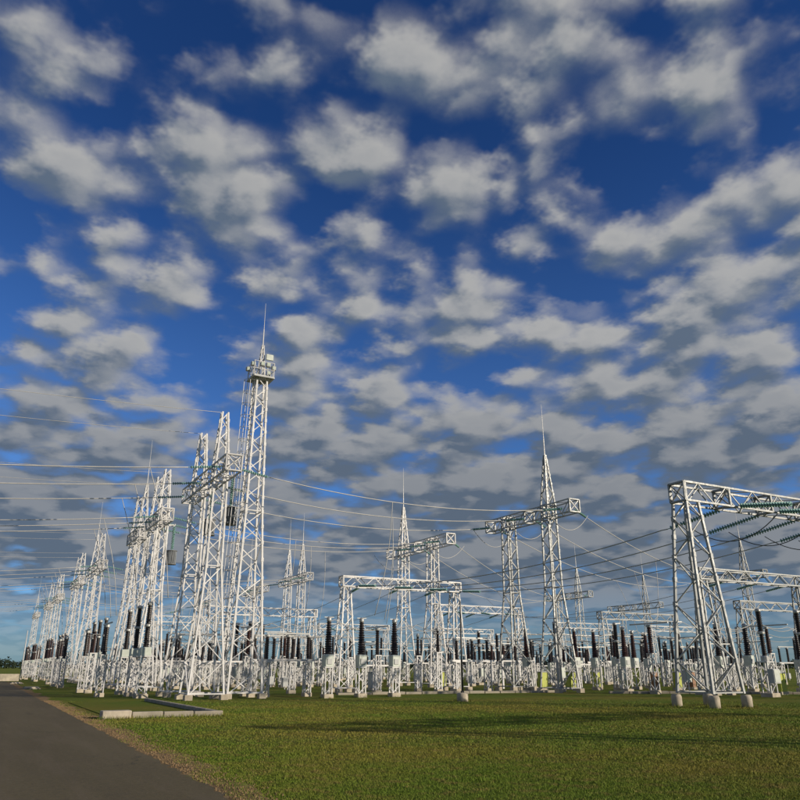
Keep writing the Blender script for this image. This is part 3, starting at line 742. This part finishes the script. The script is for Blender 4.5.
# front rows read off the photograph
for x in (17.9, 20.0, 22.2): put('ct', x, 41.5, BL, force=True)
put('disc', 16.6, 44.6, BL, 0.0, 1.0, True)
for i, y in enumerate((46.6, 49.8, 53.2)): put('vt', 8.7, y, BL, force=True)
for i, y in enumerate((63.5, 66.7, 70.0)): put('vt', 8.7, y, BL, force=True)
for y0 in (95.0, 112.0, 140.0, 158.0):
    for k in range(3): put('vt', 8.9, y0 + 3.3 * k, BR, force=True)
for y in (57.0, 60.0, 75.0, 79.0, 83.0, 88.0, 105.0, 109.0, 124.0, 130.0): put('arrester', 7.2, y, BR, force=True)
for y in (49.6, 58.6, 72.5, 78.0): put('post', 6.9, y, BL, force=True)
put('breaker', 41.4, 30.7, BL, force=True); put('ct', 43.3, 35.5, BL, force=True); put('ct', 51.6, 41.1, BR, force=True); put('breaker', 47.2, 31.5, BL, force=True)
put('breaker', 44.6, 30.4, BL, force=True)
for x, y in ((36.8, 47.6), (39.5, 45.2), (42.3, 46.2), (40.8, 41.5), (46.0, 45.8)): put('ct', x, y, BR, force=True)
for x, y, m in ((33.5, 54.5, 'cabinet_yellow'), (39.0, 48.6, 'cabinet_yellow'), (41.3, 48.0, 'cabinet_yellow'), (43.2, 47.2, 'cabinet_yellow'), (47.5, 43.0, 'cabinet_yellow'), (45.6, 33.0, 'cabinet_yellow'),
                (46.4, 44.4, 'cabinet_orange'), (26.5, 53.0, 'cabinet_grey'), (51.0, 33.0, 'cabinet_grey'), (50.0, 44.0, 'cabinet_orange')):
    put('cab', x, y, m, random.choice((0, 0, math.pi/2)), 0.82, force=True)
# the bays behind, three phases to a row
seq_l = [('post', 14.9), ('disc', 17.4), ('breaker', 20.6), ('post', 23.6), ('ct', 26.2), ('arrester', 28.6), ('disc', 31.4)]
seq_r = [('post', 39.4), ('breaker', 42.4), ('disc', 45.6), ('ct', 48.8), ('post', 51.4), ('arrester', 54.6), ('disc', 58.0), ('post', 61.4), ('breaker', 65.0), ('ct', 68.6), ('disc', 72.5), ('post', 77.0), ('breaker', 81.0)]
for bi, y0 in enumerate((41.0, 58.6, 74.5, 90.6, 108.0)):
    for si, (k, x) in enumerate(seq_l):
        if bi == 0 and k in ('breaker', 'ct'): continue
        for p in range(3):
            y = y0 + 2.6 + 3.2 * p
            if bi == 0 and y < 46: continue
            if random.random() < 0.10: continue
            put(k, x + random.uniform(-0.35, 0.35), y + random.uniform(-0.3, 0.3), BR if (bi + si) % 4 == 0 else BL, 0, random.uniform(0.86, 1.08))
for bi, y0 in enumerate((28.6, 42.5, 59.0, 75.0, 91.0)):
    for si, (k, x) in enumerate(seq_r):
        for p in range(3):
            if bi == 0 and p == 0: continue
            if random.random() < 0.12: continue
            put(k, x + bi * 0.7 + random.uniform(-0.4, 0.4), y0 + 2.2 + 3.3 * p + random.uniform(-0.35, 0.35), BR if (bi + si) % 4 == 0 else BL, 0, random.uniform(0.86, 1.1))
for y0 in (128.0, 146.0):
    for k, x in seq_l[::2]:
        for p in range(3): put(k, x, y0 + 3.2 * p, BL)
for key, lst in PLACED.items():
    lst.sort(key=lambda t: t[0]); cat, d = DESC[key[0]]
    for i, (sx, o) in enumerate(lst):
        what = '' if len(lst) == 1 else ', %s of its kind from the left' % ordinal(i + 1) if i < len(lst) - 1 else ', rightmost of its kind'
        tag(o, d % WORD[key[1]] + what, cat, '%s %ss in the yard' % (WORD[key[1]], cat))

for i, (x0, x1, y, z, nm) in enumerate(((38.0, 62.0, 52.4, 4.35, 'nearest'), (38.5, 66.0, 66.4, 4.35, 'middle'), (40.0, 78.0, 83.5, 4.4, 'farthest'), (14.0, 34.0, 66.2, 4.35, 'left'))):
    q = empty('rigid_busbar', (x0, y, 0), '%s long pale busbar tube running level across the yard' % nm, 'busbar', 'rigid busbars')
    MB().tube([(k * (x1-x0)/20, 0, z - 0.12 * math.sin(math.pi * (k % 5) / 5)) for k in range(21)], 0.055, 6).build('tube', 'aluminium', q, True)
    for k in range(0, 21, 5):
        xx = k * (x1-x0)/20
        MB().bar((xx, 0, 0), (xx, 0, 2.6), 0.14).build('post', LAT, q)
        MB().lathe(shed_profile(2.6, z - 0.08, 0.12, 0.11, 11), 8, (xx, 0, 0)).build('insulator', 'porcelain_black', q)
links = []
for (ys_, xs_) in (((46.8, 50.0, 61.2, 64.4, 67.6, 77.1, 80.3, 83.5, 93.2, 96.4), [14.9, 17.4, 20.6, 23.6, 26.2, 28.6, 31.4]),
                   ((44.7, 48.0, 51.3, 61.2, 64.5, 67.8, 77.2, 80.5, 83.8, 34.1, 37.4), [39.4, 42.4, 45.6, 48.8, 51.4, 54.6, 58.0, 61.4, 65.0, 68.6])):
    for y in ys_:
        pts = []
        for x0, x1 in zip(xs_, xs_[1:]):
            z0, z1 = random.uniform(4.0, 4.6), random.uniform(4.0, 4.6)
            seg = sag_pts((x0, y, z0 if not pts else pts[-1].z), (x1, y, z1), random.uniform(0.15, 0.4), 6)
            pts += seg if not pts else seg[1:]
        o = MB().tube([p_ - Vector((xs_[0], y, 0)) for p_ in pts], 0.022, 4).build('connecting_wire', 'wire_metal', None, True); o.location = (xs_[0], y, 0)
        links.append((screen((xs_[0], y, 4))[0], o))
links.sort(key=lambda q_: q_[0])
for i, (sx, o) in enumerate(links): tag(o, 'thin slack wire linking the equipment tops, %s from the left by its near end' % ordinal(i + 1), 'connecting wire', 'wires linking the equipment')
# lighting pole in front, rails, troughs
lp = empty('lighting_pole', (22.3, 34.3, 0), 'thin dark pole on a pale footing in front of the busbar gantry', 'pole')
MB().lathe([(0.055, 0.3), (0.05, 2.5), (0.035, 4.9), (0.01, 5.0)], 8).build('shaft', 'dark_steel', lp, True)
MB().lathe([(0.3, -0.1), (0.3, 0.36), (0.22, 0.42)], 10).build('footing', 'concrete', lp, True)
MB().lathe([(0.09, 0.42), (0.09, 0.5)], 8).build('collar', 'dark_steel', lp)
wp = empty('lighting_pole', (6.2, 119.0, 0), 'pale slender pole at the far left beside the white portals', 'pole')
MB().lathe([(0.09, 0.0), (0.06, 6.4)], 8).build('shaft', LAT, wp, True)
MB().lathe([(0.2, -0.1), (0.2, 0.2)], 8).build('footing', 'concrete', wp)
def trough(x0, y0, x1, y1, n, label, w=0.6, h=0.14):
    a, b = Vector((x0, y0, 0)), Vector((x1, y1, 0)); d = (b - a) / n; L = d.length
    root = empty('cable_trough', (x0, y0, 0), label, 'cable trough', rz=math.atan2(d.y, d.x))
    me = MB().box((0.02, -w/2, -0.05), (L - 0.02, w/2, h), 0.02).mesh('slab', 'concrete_slab')
    for i in range(n):
        o = bpy.data.objects.new('slab', me); C.objects.link(o); o.parent = root
        o.location = (i * L, random.uniform(-0.02, 0.02), random.uniform(-0.02, 0.02)); o.rotation_euler[2] = random.uniform(-0.006, 0.006)
trough(20.5, 46.0, 36.0, 43.4, 14, 'low concrete cable trough on the grass below the busbar gantry')
trough(37.6, 40.0, 52.0, 29.5, 14, 'low concrete cable trough along the grass at right')

# ------------------------------------------------------------------ kerbed bed, wall, verge pebbles, far trees
kb = empty('kerbed_bed', (4.2, 28.6, 0), 'concrete kerb stones framing a rough bed beside the road', 'kerb')
def stone(x0, y0, x1, y1, h, m='concrete'):
    MB().box((x0 - 4.2, y0 - 28.6, -0.05), (x1 - 4.2, y1 - 28.6, h), 0.025).build('kerb_stone', m, kb)
xs = [4.15, 5.05, 6.15, 7.35, 8.3]
stone(4.15, 28.5, 5.1, 29.1, 0.25)
for i in range(3):
    stone(5.13 + i * 1.06, 28.56, 5.13 + (i+1) * 1.06 - 0.03, 28.78, 0.20 - 0.015 * i, 'concrete_slab')
for i in range(9):
    stone(8.1, 28.8 + i * 1.5, 8.3, 28.8 + (i+1) * 1.5 - 0.04, 0.15, 'concrete_slab')
s = MB().box((4.52 - 4.2, 0.2, -0.05), (8.09 - 4.2, 13.7, 0.02)); s.build('bed_fill', 'grass_ground', kb)
wl = empty('perimeter_wall', (5.6, 110, 0), 'low sunlit concrete wall at the far end of the road', 'wall')
me = MB().box((-2.96, -0.1, -0.05), (0, 0.1, 0.85), 0.03).mesh('wall_panel', 'concrete')
for i in range(14):
    o = bpy.data.objects.new('wall_panel', me); C.objects.link(o); o.parent = wl; o.location = (-i * 3.0, random.uniform(-0.03, 0.03), random.uniform(-0.03, 0.02))
for x, y, nm in ((4.6, 70, 'nearer'), (4.5, 92, 'farther')):
    q = empty('manhole_slab', (x, y, 0), '%s pale concrete slab lying in the grass beside the road' % nm, 'slab')
    MB().box((-0.5, -0.9, -0.05), (0.5, 0.9, 0.16), 0.04).build('cover', 'concrete', q)
    MB().box((-0.62, -1.02, -0.05), (0.62, 1.02, 0.07), 0.02).build('surround', 'concrete_slab', q)

def raw_mesh(name, verts, nper, mat, kind):
    n = len(verts) // nper; me = bpy.data.meshes.new(name)
    me.vertices.add(len(verts)); me.vertices.foreach_set('co', verts.astype(np.float32).ravel())
    me.loops.add(len(verts)); me.loops.foreach_set('vertex_index', np.arange(len(verts), dtype=np.int32))
    me.polygons.add(n); me.polygons.foreach_set('loop_start', np.arange(0, len(verts), nper, dtype=np.int32))
    me.update(calc_edges=True); me.materials.append(M[mat])
    o = bpy.data.objects.new(name, me); C.objects.link(o); o['kind'] = kind
    return o
rs = np.random.RandomState(11)
# short grass, denser close to the viewer
def blades(n, d0, d1, hmin, hmax, wid):
    d = np.sqrt(rs.uniform(d0**2, d1**2, n)) ; d = d0 + (d - d0) * rs.uniform(0.25, 1, n) ** 0.6
    a = rs.uniform(R(-2), R(62), n); x, y = d*np.sin(a), d*np.cos(a)
    edge = ROAD_X + 0.48 + 0.007*y + 0.16*np.sin(y*0.9) + 0.12*np.sin(y*2.7+1)
    keep = (x > edge + rs.exponential(0.18, n) - 0.35) & ~((x > 4.1) & (x < 8.35) & (y > 28.4) & (y < 42.6)); x, y, d = x[keep], y[keep], d[keep]
    n = len(x); h = rs.uniform(hmin, hmax, n); th = rs.uniform(0, 2*np.pi, n); w = wid * (0.5 + d / d1)
    lean = rs.normal(0, 0.5, (n, 2)) * h[:, None]
    dx, dy = np.cos(th)*w/2, np.sin(th)*w/2
    V = np.empty((n, 3, 3)); V[:, 0] = np.c_[x-dx, y-dy, np.zeros(n)]; V[:, 1] = np.c_[x+dx, y+dy, np.zeros(n)]; V[:, 2] = np.c_[x+lean[:, 0], y+lean[:, 1], h]
    return V.reshape(-1, 3)
def tufts(spots, per=110, rad=0.34, hmin=0.05, hmax=0.17):
    out = []
    for (cx, cy) in spots:
        a = rs.uniform(0, 2*np.pi, per); r = rad + np.abs(rs.normal(0, 0.09, per)); x, y = cx + r*np.cos(a), cy + r*np.sin(a)
        h = rs.uniform(hmin, hmax, per); th = rs.uniform(0, 2*np.pi, per); dx, dy = np.cos(th)*0.008, np.sin(th)*0.008; ln = rs.normal(0, 0.35, (per, 2)) * h[:, None]
        V = np.empty((per, 3, 3)); V[:, 0] = np.c_[x-dx, y-dy, np.zeros(per)]; V[:, 1] = np.c_[x+dx, y+dy, np.zeros(per)]; V[:, 2] = np.c_[x+ln[:, 0], y+ln[:, 1], h]
        out.append(V.reshape(-1, 3))
    return np.concatenate(out)
foots = [(RPX0 + sx*1.02, RPY + sy*1.02) for sx in (-1, 1) for sy in (-1, 1)] + [(22.3, 34.3)] + [(x, 41.5) for x in (17.9, 20.0, 22.2)]
kerbs = [(x, 28.35 + rs.normal(0, 0.03)) for x in np.arange(4.1, 8.5, 0.16)] + [(8.45, y) for y in np.arange(28.4, 42, 0.4)]
weeds = [(x, y) for x, y in zip(rs.uniform(4, 30, 260), rs.uniform(9, 34, 260)) if x > 4.6 and not (4.1 < x < 8.4 and 28.3 < y < 43)]
gv = np.concatenate([tufts(foots), tufts(kerbs, 30, 0.04, 0.05, 0.15), tufts(weeds, 26, 0.03, 0.03, 0.085), blades(270000, 8.0, 20.0, 0.010, 0.034, 0.008), blades(190000, 16.0, 45.0, 0.012, 0.04, 0.020)])
tag(raw_mesh('grass', gv, 3, 'grass_blade', 'stuff'), 'short mown grass covering the foreground', 'grass')
n = 6000; y = rs.uniform(6, 45, n) ** 1.0; x = ROAD_X + 0.007*y + np.abs(rs.normal(0.25, 0.28, n)); r = rs.uniform(0.006, 0.024, n)
dirs = np.array([(1,0,-.2),(-.5,.87,-.2),(-.5,-.87,-.2),(0,0,1)], float); tri = [(0,1,3),(1,2,3),(2,0,3)]
P = np.c_[x, y, np.full(n, 0.008)][:, None, :] + dirs[None] * (r[:, None, None] * rs.uniform(0.6, 1.3, (n, 4, 1)))
tag(raw_mesh('verge_gravel', np.concatenate([P[:, list(t)] for t in tri], axis=1).reshape(-1, 3), 3, 'pebble', 'stuff'), 'loose gravel along the edge of the asphalt road', 'gravel')
# distant wood on the horizon
N = 26000; a = rs.uniform(R(-14), R(72), N); d = rs.uniform(900, 1150, N)
hh = 7.5 + 2.8*np.sin(a*37) + 2.2*np.sin(a*91 + 1) + 1.6*np.sin(a*230); z = rs.uniform(0, 1, N) ** 0.7 * hh * rs.uniform(0.7, 1.15, N)
ctr = np.c_[d*np.sin(a), d*np.cos(a), z]
V = ctr[:, None, :] + rs.normal(0, 1.3, (N, 3, 3))
tag(raw_mesh('far_wood', V.reshape(-1, 3), 3, 'tree_mass', 'stuff'), 'dark line of distant woodland on the horizon', 'woodland')
